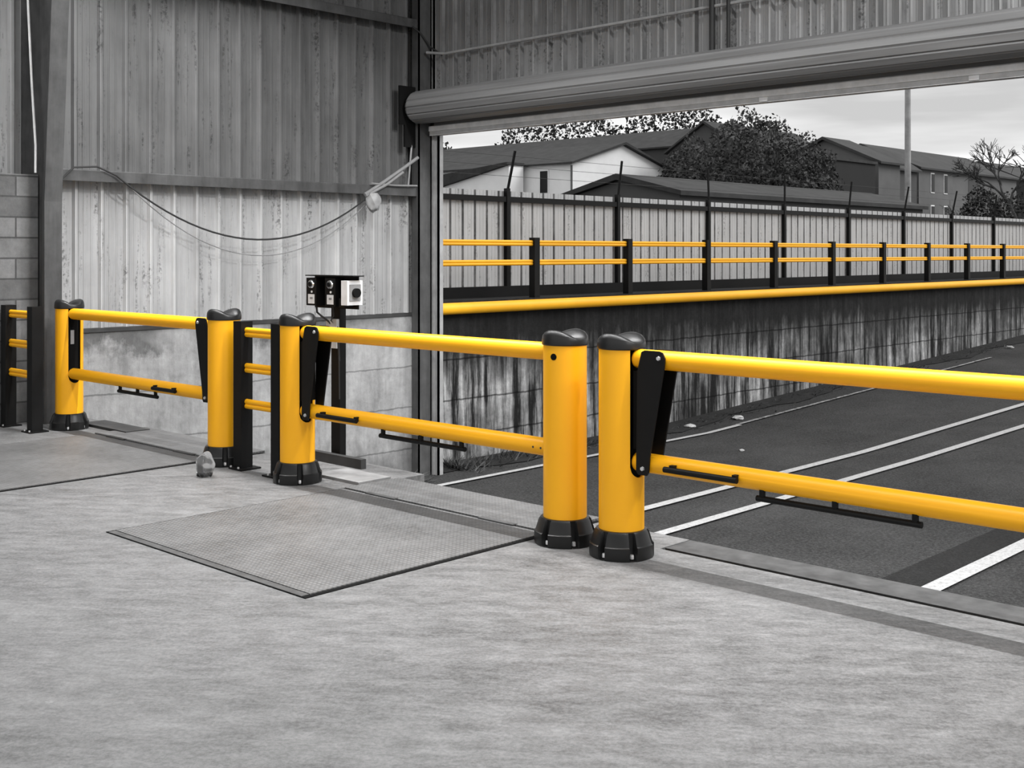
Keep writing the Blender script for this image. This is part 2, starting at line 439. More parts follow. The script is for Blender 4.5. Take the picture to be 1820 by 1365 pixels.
# ------------------------------------------------------------------ roller shutter
door = empty('door_1', (-11.2, 10.05, 3.49), label='rolled-up grey steel roller shutter over the opening', cat='roller shutter', kind='structure')
L = 17.0
prof = []
nf = 14
for k in range(nf):
    a0 = 2*PI*k/nf + .11
    for q, (da, rr) in enumerate(((0,.195),(.06,.205),(.36,.208),(.41,.199))):
        prof.append((rr*math.cos(a0+da), rr*math.sin(a0+da)))
m = MB()
A = [m.bm.verts.new((.02, y, z)) for y, z in prof]; B = [m.bm.verts.new((L, y, z)) for y, z in prof]
# slightly rounded end
A2 = [m.bm.verts.new((-.03, y*.86, z*.86)) for y, z in prof]
n_ = len(prof)
for i in range(n_):
    m.bm.faces.new([A[i],B[i],B[(i+1)%n_],A[(i+1)%n_]]); m.bm.faces.new([A2[i],A[i],A[(i+1)%n_],A2[(i+1)%n_]])
m.bm.faces.new(A2); m.bm.faces.new(B)
m.build('rolled_curtain', M['shutter'], door)
m = MB()
for k in range(3):   # hanging slats between roll and bottom rail
    z1 = -.10-.075*k
    m.prism([(.215,z1),(.235,z1-.01),(.235,z1-.06),(.215,z1-.075),(.20,z1-.075),(.20,z1)], 0, .1, L)
m.build('hanging_slats', M['shutter'], door)
m = MB(); m.box(.05, L, .19, .27, -.345, -.30); m.box(.05, L, .17, .20, -.345, -.235); m.box(.05, L, .16, .20, -.245,-.225)
m.build('bottom_rail', M['galv'], door)
MB().box(.05, L, .155, .17, -.29, -.235).build('lit_rail_strip', M['white'], door)  # added white strip, makes the bottom rail look lit through its colour
m = MB(); m.box(-.09, -.06, -.235, .30, -.22, .27); m.box(-.09, -.06, -.15, .30, -.50, -.22); m.build('end_plate', M['black'], door)
m = MB(); m.box(-.02, .03, .26, .34, -4.72, -.30); m.box(.03,.10,.27,.30,-4.72,-.32); m.box(.085, .10, .27, .36, -4.72, -.32)
m.build('guide_channel', M['galv_light'], door)
for xx in (4.9, 7.0, 9.6):
    MB().box(xx, xx+.09, .155, .17, -.335, -.295).bevel(.005,1).build('rail_bracket', M['white'], door)

# ------------------------------------------------------------------ conduits and cables
m = MB(); m.tube([(-11.15,10.17,4.20),(-10.9,10.26,4.17),(2,10.26,4.24)], .018, 8)
tag(m.build('conduit_pipe', M['galv_light'], smooth=True), 'thin pale conduit running along the corrugated wall above the shutter', 'conduit')
for i, xx in enumerate((-6.88, -6.68)):
    m = MB(); m.tube([(xx,10.24,3.6),(xx,10.24,7.4)], .028 if i==0 else .02, 10)
    tag(m.build('drop_pipe', M['wire'], smooth=True), ['dark vertical pipe crossing the conduit above the shutter','slimmer dark vertical pipe just right of the other drop pipe'][i], 'pipe')
def sag(a, b, dip, n=24):
    a, b = Vector(a), Vector(b); out = []
    for i in range(n+1):
        t = i/n; p = a.lerp(b, t); p.z -= dip*4*t*(1-t); out.append(p)
    return out
m = MB(); m.tube([(XW+.19,5.35,2.35),(XW+.20,5.5,2.5),(XW+.19,5.75,2.52)] + sag((XW+.2,5.95,2.44),(XW+.2,9.35,2.40),.62), .010, 6)
tag(m.build('hanging_cable', M['wire'], smooth=True), 'black cable sagging across the pale lower sheets of the left wall', 'cable')
m = MB(); m.tube(sag((XW+.14,6.1,2.36),(XW+.14,9.4,2.36),.74), .006, 6)  # thin strand that also stands in for the black cable's cast shadow
tag(m.build('hanging_cable', M['grey_cable'], smooth=True), 'thin second line and shadow of the black cable, modelled as a grey cable', 'cable')
m = MB()
m.tube([(XW+.20,9.2,2.36),(XW+.19,9.5,2.52),(XW+.18,9.85,2.72),(XW+.22,10.05,2.86)], .022, 8)
m.tube([(XW+.22,9.2,2.34),(XW+.21,9.55,2.50),(XW+.22,9.8,2.66)], .018, 8)
m.tube([(XW+.2,9.3,2.5),(XW+.2,9.7,2.49),(XW+.2,10.05,2.5)], .012, 8)
tag(m.build('cable_bundle', M['grey_cable'], smooth=True), 'thick taped cable bundle rising to the corner column', 'cable')
# wrapped bag on the girt
bmx = MB(); bmesh.ops.create_icosphere(bmx.bm, subdivisions=3, radius=.09)
for v in bmx.bm.verts:
    v.co.z *= 1.35; v.co *= 1 + .14*math.sin(v.co.x*60+v.co.z*37) * math.cos(v.co.y*53)
tag(bmx.build('plastic_bag', M['galv_light'], smooth=True, loc=(XW+.26,9.28,2.27)), 'crumpled pale plastic bag tied round the cable joint on the rail', 'bag')
m = MB(); m.tube([(XW+.17,10.0,4.52),(XW+.2,10.1,4.45),(XW+.24,10.25,4.28),(-11.0,10.3,4.17)], .012, 8)
tag(m.build('loose_cable', M['wire'], smooth=True), 'short loose cable joining the high rail to the conduit', 'cable')
m = MB(); m.tube([(-11.28,10.02,3.12),(-11.27,10.02,3.0),(-11.30,9.98,2.42)], .012, 8)
tag(m.build('stay_rod', M['galv_light'], smooth=True), 'pale thin stay rod slanting down the corner column', 'rod')
m = MB(); m.tube([(-11.38,5.12,6.5),(-11.38,5.12,4.1),(-11.34,5.14,3.3),(-11.28,5.15,2.7),(-11.26,5.14,2.43)], .012, 8)
tag(m.build('white_cable', M['white_cable'], smooth=True), 'white cable running down beside the left portal column', 'cable')

# ------------------------------------------------------------------ bollards
YB = 5.14
R = .125
def cap_mesh():
    m = MB(); n = 48; radii = [0, .03, .06, .085, .105, .120, .128, .130]
    def hz(r, a):
        t = r/.13
        s = abs(math.sin(a))
        hump = max(0, s-.22)/.78; hump = hump**.8
        prof = math.sin(min(1, t)*PI*.62)**1.3
        edge = 1 - max(0, (t-.86)/.14)**2*.45
        return .034 + .052*hump*prof*edge + .006*(1-t)
    rings = []
    cv = m.bm.verts.new((0,0,hz(0,0)))
    for r in radii[1:]:
        rings.append([m.bm.verts.new((r*math.cos(2*PI*k/n), r*math.sin(2*PI*k/n), hz(r, 2*PI*k/n))) for k in range(n)])
    for r, z in ((.134,.026),(.134,.006),(.129,0)):
        rings.append([m.bm.verts.new((r*math.cos(2*PI*k/n), r*math.sin(2*PI*k/n), z)) for k in range(n)])
    for k in range(n): m.bm.faces.new([cv, rings[0][k], rings[0][(k+1)%n]])
    for a, b_ in zip(rings, rings[1:]):
        for k in range(n): m.bm.faces.new([a[k], b_[k], b_[(k+1)%n], a[(k+1)%n]])
    m.bm.faces.new(rings[-1])
    return m
SLOTS = [math.radians(-90+60*k) for k in range(6)]
def base_mesh():
    m = MB(); n = 144
    prof = [(.176,0),(.178,.012),(.178,.070),(.171,.074),(.169,.078),(.151,.135),(.140,.148),(.128,.150),(.118,.150)]
    def rad(r, z, a):
        d = min(abs((a-s+PI)%(2*PI)-PI) for s in SLOTS)
        if d < math.radians(6.2) and .010 < z < .146: return min(r, .136)
        # gentle facet between slots
        ph = ((a+math.radians(0)) % (PI/3)) - PI/6
        return r*(1 - .018*(1-math.cos(ph*6))*.5)
    rings = []
    for r, z in prof:
        rings.append([m.bm.verts.new((rad(r,z,2*PI*k/n)*math.cos(2*PI*k/n), rad(r,z,2*PI*k/n)*math.sin(2*PI*k/n), z)) for k in range(n)])
    for a, b_ in zip(rings, rings[1:]):
        for k in range(n): m.bm.faces.new([a[k],a[(k+1)%n],b_[(k+1)%n],b_[k]])
    m.bm.faces.new(rings[0][::-1]); m.bm.faces.new(rings[-1])
    return m
def shell_mesh(slot=True, z0=.145, z1=1.135, zs=.50, half=math.radians(30)):
    """yellow tube; slot opens towards +X from a rounded foot up to the top"""
    m = MB(); na = 96; hw = R*math.sin(half)
    def zcut(a):   # foot of slot at this angle
        y = R*math.sin(a); 
        return zs - math.sqrt(max(0, hw*hw-y*y))
    zl = [z0, .3]
    cols = []
    for k in range(na):
        a = 2*PI*k/na; aa = (a+PI)%(2*PI)-PI
        cols.append((a, aa))
    inner = R-.009
    def ring(a, rr, z): return (rr*math.cos(a), rr*math.sin(a), z)
    for k in range(na):
        a0, aa0 = cols[k]; a1, aa1 = cols[(k+1)%na]
        ins = slot and abs(aa0) <= half+1e-4 and abs(aa1) <= half+1e-4
        t0 = zcut(aa0) if ins else z1; t1 = zcut(aa1) if ins else z1
        for rr in (R, inner):
            m.quad(ring(a0,rr,z0), ring(a1,rr,z0), ring(a1,rr,t1), ring(a0,rr,t0))
        m.quad(ring(a0,R,t0), ring(a1,R,t1), ring(a1,inner,t1), ring(a0,inner,t0))
        # slot side edges
        if slot:
            i0 = abs(aa0) <= half+1e-4; i1 = abs(aa1) <= half+1e-4
            if i0 != i1:
                a = a0 if i0 else a1; zz = zcut(aa0 if i0 else aa1)
                m.quad(ring(a,R,zz), ring(a,inner,zz), ring(a,inner,z1), ring(a,R,z1))
    bmesh.ops.remove_doubles(m.bm, verts=m.bm.verts, dist=1e-5)
    return m
def make_bollard(x, rz, label, y=YB, dots=(), sticker=False):
    e = empty('bollard', (x, y, 0), rz, label, 'bollard')
    sh = shell_mesh().build('yellow_sleeve', M['yellow'], e, smooth=True)
    MB().lathe([(.0,.14),(.096,.14),(.096,1.12),(.0,1.12)], 32).build('inner_core', M['black_deep'], e, smooth=True)
    bs = base_mesh().build('base', M['black_cap'], e, smooth=True)
    bs.rotation_euler.z = -rz
    for s in SLOTS:
        rr = .150
        MB().lathe([(0,.034),(.010,.034),(.012,.028),(.012,.012),(0,.012)], 8, rr*math.cos(s), rr*math.sin(s)).build('bolt', M['bolt'], bs, smooth=True)
    cp = cap_mesh().build('cap', M['black_cap'], e, smooth=True); cp.location.z = 1.13
    for (ang, z) in dots:
        a = ang - rz
        d = Vector((math.cos(a), math.sin(a), 0))
        MB().tube([d*(R-.006)+Vector((0,0,z)), d*(R+.002)+Vector((0,0,z))], .019, 18).build('bolt_hole', M['black_deep'], e)
    if sticker:
        MB().box(.0955, .0975, -.035, .0, .80, .93).build('sticker', M['label_print'], e)
    return e
b1 = make_bollard(-10.68, 0, 'leftmost yellow bollard with an open slot and a black flared base', sticker=True, y=5.2)
b2 = make_bollard(-8.02, PI, 'yellow bollard at the right end of the leftmost gate beside the crumpled clear bag', y=5.17)
b3 = make_bollard(-7.02, 0, 'slotted yellow bollard hinging the left end of the middle gate')
b4 = make_bollard(-4.44, PI, 'yellow bollard with a dark bolt hole near its top, right end of middle gate', y=5.12, dots=[(math.radians(-80), 1.068)])
b5 = make_bollard(-4.03, 0, 'slotted yellow bollard hinging the nearest gate at the right', y=5.12)
b6 = make_bollard(-1.30, PI, 'yellow receiving bollard at the far end of the nearest gate', y=5.12)

# ------------------------------------------------------------------ lift gates
ZT, ZB, RR = 1.083, .525, .052
def gate(xh, xr, y, label, bar1, bar2):
    """xh hinge bollard centre, xr receiving bollard centre"""
    s = 1 if xr > xh else -1
    e = empty('lift_gate', (xh, y, 0), 0 if s > 0 else PI, label, 'gate')
    Lg = abs(xr-xh)
    def rail(z):
        m = MB(); x0, x1 = .10, Lg-.10
        m.tube([(x0-.0,0,z),(x0+.008,0,z),(x0+.02,0,z),(x1-.02,0,z),(x1-.008,0,z),(x1,0,z)], RR, 32, rad=[RR*.72,RR*.93,RR,RR,RR*.93,RR*.72])
        return m
    rt = rail(ZT).build('top_rail', M['yellow'], e, smooth=True)
    rb = rail(ZB).build('bottom_rail', M['yellow'], e, smooth=True)
    if s < 0: yr = lambda v: -v
    for side in (-1, 1):
        m = MB(); y0 = side*.060
        pts = [(.150,.485),(.163,.468),(.220,.468),(.232,.485),(.238,.56),(.335,1.06),(.338,1.10),(.322,1.128),(.300,1.135),(.205,1.135),(.185,1.125),(.158,1.02)]
        m.prism(pts, 1, y0-.005, y0+.005); m.bevel(.002, 1)
        pl = m.build('link_plate', M['plate'], e)
        yy = y0 + side*.005
        for (bx, bz) in ((.300,1.098),(.194,.503)):
            MB().tube([(bx,yy-side*.001,bz),(bx,yy+side*.009,bz)], .013, 6, rad=[.013,.011]).build('bolt', M['bolt'], pl)
    MB().box(.12,.16,-.05,.05,.60,1.02).build('pivot_bar', M['black_deep'], e)
    # guard bar on near side, local -Y*s
    ny = -1 if s > 0 else 1
    a, c = bar1
    m = MB(); yy = ny*.078
    m.tube([(a,yy,ZB-.005),(c,yy,ZB-.005)], .016, 12)
    m.box(a+.03,a+.06,min(ny*.045,yy),max(ny*.045,yy),ZB-.01,ZB+.02); m.box(c-.03,c-.008,min(ny*.045,yy),max(ny*.045,yy),ZB-.01,ZB+.02)
    m.build('grab_bar', M['black'], e)
    a, c = bar2
    m = MB(); yy = ny*.02; zz = ZB-RR-.036
    m.tube([(a,yy,zz),(c,yy,zz)], .0155, 12)
    for t in (a+.03, (a+c)/2, c-.03): m.box(t-.012, t+.012, yy-.01, yy+.01, zz, ZB-RR+.01)
    m.build('foot_bar', M['black'], e)
    return e
gate(-8.02, -10.68, 5.185, 'leftmost yellow two-rail lift gate', (.62,.98), (1.0,1.66))
g2 = gate(-7.02, -4.44, 5.13, 'middle yellow two-rail lift gate', (.35,.78), (.96,1.77))
for xx in (2.37, 2.43):
    a = math.radians(-30)
    MB().tube([(xx, -RR*.9, ZB+.0),(xx, -RR-.0015, ZB+.0)], .007, 8).build('rivet', M['dark_steel'], g2)
gate(-4.03, -1.30, 5.12, 'nearest yellow two-rail lift gate running out of frame at the right', (.345,.79), (.87,1.72))

# ------------------------------------------------------------------ three-rail pedestrian barriers
def lobed(m, a, c, z):
    for dz in (-.0165, .0165):
        m.tube([(a,0,z+dz),(c,0,z+dz)], .021, 16)
    return m
def barrier_post(par, x, h, s=.052, plate=(.09,.09)):
    m = MB(); m.box(x-s, x+s, -s, s, .008, h); m.bevel(.006, 2); p = m.build('post', M['black'], par)
    m = MB(); m.box(x-plate[0], x+plate[1], -.09, .09, .0, .012); m.build('base_plate', M['black'], p)
    for dx in (-.05,.05):
        MB().lathe([(0,.024),(.008,.024),(.008,.01),(0,.01)], 6, x+dx, -.075).build('anchor_bolt', M['bolt'], p)
    return p
br = empty('pedestrian_barrier', (-7.49, 5.16, 0), label='short three-rail yellow barrier with black posts between two bollards', cat='barrier')
barrier_post(br, -.255, 1.13, plate=(.06,.11)); barrier_post(br, .235, 1.13, plate=(.11,.06))
for z in (1.047, .775, .50): lobed(MB(), -.205, .185, z).build('rail', M['yellow'], br, smooth=True)
bl = empty('pedestrian_barrier', (-11.0, 4.88, 0), label='short three-rail yellow barrier with black posts at the far left edge', cat='barrier')
barrier_post(bl, -.265, 1.155, plate=(.08,.09)); barrier_post(bl, .30, 1.155)
for z in (1.075, .797, .52): lobed(MB(), -.21, .25, z).build('rail', M['yellow'], bl, smooth=True)

# ------------------------------------------------------------------ control panel on its post
cp = empty('control_post', (-7.46, 5.86, 0), label='black control panel on a post with two push buttons and a white isolator', cat='control panel')
m = MB(); m.box(-.055,.055,-.03,.03,0,1.22); m.build('post', M['black'], cp)
MB().box(-.085,.048,-.06,-.031,.90,1.13).bevel(.004,1).build('junction_box', M['galv'], cp)
m = MB(); m.box(-.25,.30,-.045,-.035,1.215,1.475); m.box(-.25,.36,-.14,-.035,1.470,1.478); m.build('back_plate', M['black'], cp)
for i, x0 in enumerate((-.248, -.005)):
    z0 = 1.235
    u = MB().box(x0, x0+.13, -.13, -.045, z0, 1.455).bevel(.006, 2).build('button_box', M['black'], cp)
    MB().tube([(x0+.065,-.13,1.405),(x0+.065,-.142,1.405)], .036, 20, rad=[.036,.031]).build('button_ring', M['chrome'], u, smooth=True)
    MB().tube([(x0+.065,-.141,1.405),(x0+.065,-.150,1.405)], .019, 16).build('push_button', M['black'], u, smooth=True)
    MB().tube([(x0+.075,-.129,1.345),(x0+.075,-.136,1.345)], .009, 10).build('indicator_lamp', M['white'], u)
    MB().box(x0+.025, x0+.108, -.132, -.1305, 1.250, 1.325).build('sticker', M['label'], u)
    MB().box(x0+.05, x0+.085, -.1330, -.1321, 1.285, 1.302).build('sticker_print', M['label_print'], u)
sw = MB().box(.235,.31,-.16,-.01,1.25,1.44).bevel(.01,2).build('isolator_box', M['white'], cp)
MB().box(.31,.32,-.14,-.035,1.285,1.41).bevel(.004,1).build('isolator_plate', M['galv_light'], sw)
MB().tube([(.318,-.087,1.345),(.345,-.087,1.345)], .036, 16).build('rotary_knob', M['black'], sw, smooth=True)
MB().box(.17,.24,-.13,-.036,1.23,1.30).build('isolator_bracket', M['black'], cp)
m = MB(); m.tube([(-.17,-.09,1.24),(-.16,-.09,1.18),(-.10,-.09,1.15),(-.05,-.06,1.11),(-.02,-.05,1.08),(.05,-.045,1.00),(.06,-.04,.80)], .008, 8)
m.tube([(.04,-.09,1.24),(.04,-.08,1.16),(-.02,-.06,1.12),(.058,-.045,1.06),(.062,-.04,.5)], .006, 8)
m.build('panel_cable', M['wire'], cp, smooth=True)
m = MB(); m.box(0, .62, -.025, .025, 0, .075); bb = m.build('steel_beam', M['dark_steel'], loc=(-7.66, 5.77, 0)); tag(bb, 'dark steel beam lying on the dock edge at the foot of the control post', 'beam')
m = MB(); m.box(-.26,.26,-.16,.14,0,.022); m.bevel(.004,1); M['plate_pale'] = flat('scuffed_pale_steel', .2, .6, var=.35, sc=5)
tag(m.build('steel_plate', M['plate_pale'], loc=(-6.83,5.50,0)), 'pale loose steel plate lying by the dock edge beside the hinge bollard', 'plate')
m = MB(); m.box(0,.85,0,.24,0,.025); o = m.build('rubber_mat', M['dark_steel'], loc=(-10.80,5.38,0)); o.rotation_euler = (0,0,0); tag(o, 'dark flat mat lying behind the leftmost gate', 'mat')

# crumpled clear bag on the floor
ms = MB(); bmesh.ops.create_icosphere(ms.bm, subdivisions=4, radius=.068)
for v in ms.bm.verts:
    k = .05*math.sin(v.co.x*90+v.co.y*40) + .05*math.sin(v.co.z*110+v.co.x*30); v.co *= 1+k
    v.co.z *= 1.45
    if v.co.z < -.08: v.co.z = -.08
bag = ms.build('clear_plastic_bag', M['clear'], smooth=True, loc=(-7.66,4.78,.082)); tag(bag, 'clear crumpled plastic bag standing on the floor before the second bollard', 'bag')
m = MB()
for i in range(26):
    a = random.random()*2*PI; r = random.random()*.055; x, y = r*math.cos(a), r*math.sin(a); s_ = random.uniform(.005,.012)
    m.box(x-s_, x+s_, y-s_*.6, y+s_*.6, -.078, -.078+s_*2.2)
m.build('grit_inside', M['soil'], bag)

# ------------------------------------------------------------------ retaining wall and road side
XR = -11.5
m = MB(); m.box(XR-.25, XR, YD+.1, 62, -1.6, .98); m.box(XR-.25, XR+.03, YD+.1, 62, .96, 1.0)
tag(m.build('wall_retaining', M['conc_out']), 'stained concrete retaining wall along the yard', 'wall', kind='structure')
m = MB(); m.box(-160, XR-.2, YD+.1, 200, .8, .99); tag(m.build('ground_upper', M['soil']), 'raised ground behind the retaining wall', 'ground', kind='structure')
m = MB(); m.tube([(XR+.085,10.48,.905),(XR+.085,60,.905)], .078, 20)
pp = m.build('bumper_pipe', M['yellow_dull'], smooth=True); tag(pp, 'thick yellow bumper tube along the top of the retaining wall', 'pipe barrier')
bo = empty('guard_rail', (-11.60, 10.5, 1.0), label='long two-rail yellow guard rail on black posts above the retaining wall', cat='guard rail')
NP = 17
for k in range(NP):
    y = 2.2*k
    if k == 0: y = .12
    m = MB(); m.box(-.055,.055,y-.055,y+.055,-.0,.87); m.bevel(.008,1); m.build('post', M['black'], bo)
for z in (.79, .51):
    for k in range(NP-1):
        a = 2.2*k+.055; c = 2.2*(k+1)-.055
        if k == 0: a = .17
        m = MB()
        for dz in (-.019,.019): m.tube([(0,a,z+dz),(0,c,z+dz)], .023, 10)
        m.build('rail', M['yellow_dull'], bo, smooth=True)

# sheet fence behind
XF = -12.35
fe = empty('sheet_fence', (XF, 10.2, 1.0), label='pale corrugated sheet fence with dark posts behind the guard rail', cat='fence')
SP = 2.67; NPF = 17
for k in range(NPF-1):
    m = sheet(MB(), 1, 0, SP*k, SP*(k+1), .12, 1.58, .25, rib=.03, depth=-.025)
    o = m.build('fence_panel', M['fence'], fe)
m = MB(); m.box(.0,.06,0,SP*(NPF-1),1.415,1.495); m.build('top_rail', M['black'], fe)
m = MB(); m.box(.0,.10,0,SP*(NPF-1),-.01,.15); m.build('kerb', M['black'], fe)
for k in range(NPF):
    lean = [.0,.11,.06,-.02,.0,.05,.09,.10,.05,.03][k % 10]
    m = MB(); m.box(.0,.07,SP*k-.035,SP*k+.035,0,1.62)
    p = m.build('post', M['black'], fe)
    m = MB(); m.tube([(.05,SP*k,1.6),(.05+lean,SP*k+lean*.4,2.18)], .022, 6); m.build('wire_arm', M['black'], p)
for q, z in enumerate((1.80,1.95,2.10)):
    pts = []
    for k in range(NPF): 
        lean = [.0,.11,.06,-.02,.0,.05,.09,.10,.05,.03][k % 10]; pts.append((.05+lean*(z-1.6)/.58, SP*k, z))
    m = MB(); m.tube(pts, .003, 4); m.build('wire', M['dark_steel'], fe)

# weeds along the wall foot
def weed_patch(n, y0, y1, xf, hmax, label, zf):
    m = MB()
    for i in range(n):
        y = random.uniform(y0, y1)**1.0 if y1-y0 < 5 else y0 + (y1-y0)*random.random()**2; x = xf + .03 + abs(random.gauss(0,.20))
        if random.random() > .75+.5*math.sin(y*2.3)*math.sin(y*.9+1): continue
        z = zf(x,y); h = random.uniform(.01, hmax if y < 13.2 else .07); a = random.uniform(0,2*PI); w = random.uniform(.006,.022)
        lx, ly = abs(random.gauss(0,.10)), random.gauss(0,.10)
        m.tri((x-w*math.cos(a)*.5,y-w*math.sin(a),z),(x+w*math.cos(a),y+w*math.sin(a),z),(x+lx,y+ly,z+h))
    tag(m.build('weeds', M['weed']), label, 'weeds', kind='stuff')
weed_patch(4600, 10.75, 30, XR, .17, 'dry weeds along the foot of the retaining wall', gz)
weed_patch(500, 9.1, 10.0, XW+.1, .12, 'dry weeds at the foot of the corner column', gz)
m = MB()
for i in range(58):
    y0 = 10.48+i*.45; y1 = y0+.45; X0 = XR+.005
    w0 = .42+.12*math.sin(y0*1.7)+.05*math.sin(y0*5); w1 = .42+.12*math.sin(y1*1.7)+.05*math.sin(y1*5)
    m.quad((X0,y0,gz(XR,y0)+.05),(XR+w0,y0,gz(XR+w0,y0)+.012),(XR+w1,y1,gz(XR+w1,y1)+.012),(X0,y1,gz(XR,y1)+.05))
tag(m.build('soil_verge', M['soil']), 'dark strip of soil along the foot of the retaining wall', 'soil', kind='stuff')
litters = [((-11.1,15.9),'pale crushed litter by the wall foot behind the nearest gate'),((-10.9,17.0),'small white scrap near the faded line'),((-9.3,14.6),'white scrap on the tarmac between the parking lines'),
           ((-8.3,12.9),'white pebble beside the far parking line'),((-10.9,28.9),'pale litter far along the wall at the right edge')]
for i, ((x,y),lb) in enumerate(litters):
    s_ = .04 if i in (2,3) else .09
    m = MB(); bmesh.ops.create_icosphere(m.bm, subdivisions=2, radius=s_)
    for v in m.bm.verts: v.co *= 1+random.uniform(-.25,.25); v.co.z *= .4
    tag(m.build('litter', M['litter'], loc=(x,y,gz(x,y)+s_*.3)), lb, 'litter')

# ------------------------------------------------------------------ buildings beyond
def gable(name, x0, x1, y0, y1, zb, ze, zr, axis, wallm, roofm, label, ov=.3, rx=None):
    """axis 0: ridge along X, axis 1: ridge along Y"""
    e = empty(name, ((x0+x1)/2, (y0+y1)/2, zb), label=label, cat='building')
    hx, hy, h, r = (x1-x0)/2, (y1-y0)/2, ze-zb, zr-zb
    if axis == 1:
        MB().prism([(-hx,0),(hx,0),(hx,h),(0,r),(-hx,h)], 1, -hy, hy).build('wall', wallm, e)
        s = (r-h)/hx; t = .14
        MB().prism([(-hx-ov,h-s*ov+.02),(0,r+.02),(hx+ov,h-s*ov+.02),(hx+ov,h-s*ov+t),(0,r+t+.05),(-hx-ov,h-s*ov+t)], 1, -hy-ov, hy+ov).build('roof', roofm, e)
    else:
        MB().prism([(-hy,0),(hy,0),(hy,h),(0,r),(-hy,h)], 0, -hx, hx).build('wall', wallm, e)
        s = (r-h)/hy; t = .14
        MB().prism([(-hy-ov,h-s*ov+.02),(0,r+.02),(hy+ov,h-s*ov+.02),(hy+ov,h-s*ov+t),(0,r+t+.05),(-hy-ov,h-s*ov+t)], 0, -hx-ov, hx+ov).build('roof', roofm, e)
    return e
ZG = 1.0
gable('dark_barn', -95, -49.6, 70.2, 79.8, ZG, 9.3, 10.95, 0, M['render_mid'], M['roof'], 'long dark roofed building rising behind the white house', .3)
h = gable('white_house', -76, -50, 58.3, 68.9, ZG, 7.45, 8.95, 0, M['render_white'], M['roof'], 'white rendered house with a dark ridge roof seen over the fence', .35)
def win(par, x, y, z, sx, sy, sz, frame=M['render_white']):
    f = MB().box(x-sx, x+sx, y-sy, y+sy, z, z+sz).build('window', frame, par)
    MB().box(x-sx*.8-(0 if sx>sy else .08)*0, x+sx*.8, y-sy-.03, y+sy+.03, z+.08, z+sz-.08).build('pane', M['glass_dark'], f) if sx > sy else MB().box(x-sx-.03, x+sx+.03, y-sy*.8, y+sy*.8, z+.08, z+sz-.08).build('pane', M['glass_dark'], f)
win(h, -52.35+63, -5.32, 4.5, .40, .05, 1.6)
MB().tube([(13.05,-5.35,1),(13.05,-5.35,6.3)], .07, 8).build('downpipe', M['render_grey'], h)
wg = empty('lean_to_house', (-60, 56.5, ZG), label='lower pale wing with a sloping dark roof at the left of the white house', cat='building')
MB().prism([(-16,0),(6.1,0),(6.1,6.4),(-.5,5.14),(-16,2.4)], 1, 0, 1.4).build('wall', M['render_white'], wg)
MB().prism([(-16,2.42),(-.5,5.16),(6.2,6.44),(6.2,6.6),(-16,4.6)], 1, -.3, 1.4).build('roof', M['roof'], wg)
sh = gable('long_shed', -22.0, -18.0, 25.3, 39.8, ZG, 3.15, 3.6, 1, M['render_mid'], M['roof'], 'long low dark roofed shed just behind the fence', .15)
bx_ = empty('dark_block', (-31.4, 57, ZG), label='dark flat-roofed block between the tree and the grey houses', cat='building')
MB().box(-1.8,1.9,-2.3,2.4,0,5.35).build('wall', M['render_dark'], bx_)
MB().box(-1.9,2.0,-2.4,2.5,5.35,5.5).build('roof', M['roof'], bx_)
hA = gable('far_house', -48.5, -42.6, 67, 78.5, ZG, 8.6, 10.35, 1, M['render_mid'], M['roof_tile'], 'dark house behind the leafy tree', .3)
hB = gable('grey_house', -36.5, -30, 60.8, 63.4, ZG, 6.6, 8.0, 1, M['render_grey'], M['roof_tile'], 'grey house just right of the dark block', .3)
hE = gable('grey_house', -37.4, -33.4, 64.0, 73.0, ZG, 6.9, 8.2, 1, M['render_mid'], M['roof_tile'], 'set-back shaded house between the small grey house and the terrace', .25)
hC = gable('grey_terrace', -42, -34, 74.6, 91.5, ZG, 7.2, 8.84, 1, M['render_grey'], M['roof_tile'], 'long grey terrace with narrow windows behind the lamp pole', .3)
MB().box(-2.5,4.02,-.5,1.8,0,6.2).build('shaded_wall', M['render_mid'], hC)  # not set back; shade of a recessed stretch given as a darker colour
for yy in (-6.4,-4.35):
    win(hC, 4.0, yy, 4.6, .04, .28, 1.35, M['render_white']); win(hC, 4.0, yy, 2.7, .04, .28, 1.1, M['render_white'])
hD = gable('distant_house', -42, -34.5, 95, 112, ZG, 7.2, 8.8, 1, M['render_mid'], M['roof_tile'], 'farthest dark house behind the bare tree at the right', .3)
# lamp pole
lp = empty('lamp_pole', (-20.5, 44, ZG), label='tall pale street lamp pole behind the fence', cat='lamp pole')
MB().tube([(0,0,0),(0,0,1.2)], .14, 14).build('pole_base', M['lamp_pole'], lp, smooth=True)
MB().tube([(0,0,1.2),(0,0,11)], .1, 14, rad=[.125,.10]).build('pole', M['lamp_pole'], lp, smooth=True)
MB().tube([(0,0,10.9),(.5,-.3,11.3),(1.2,-.7,11.4)], .05, 8).build('lamp_arm', M['lamp_pole'], lp, smooth=True)

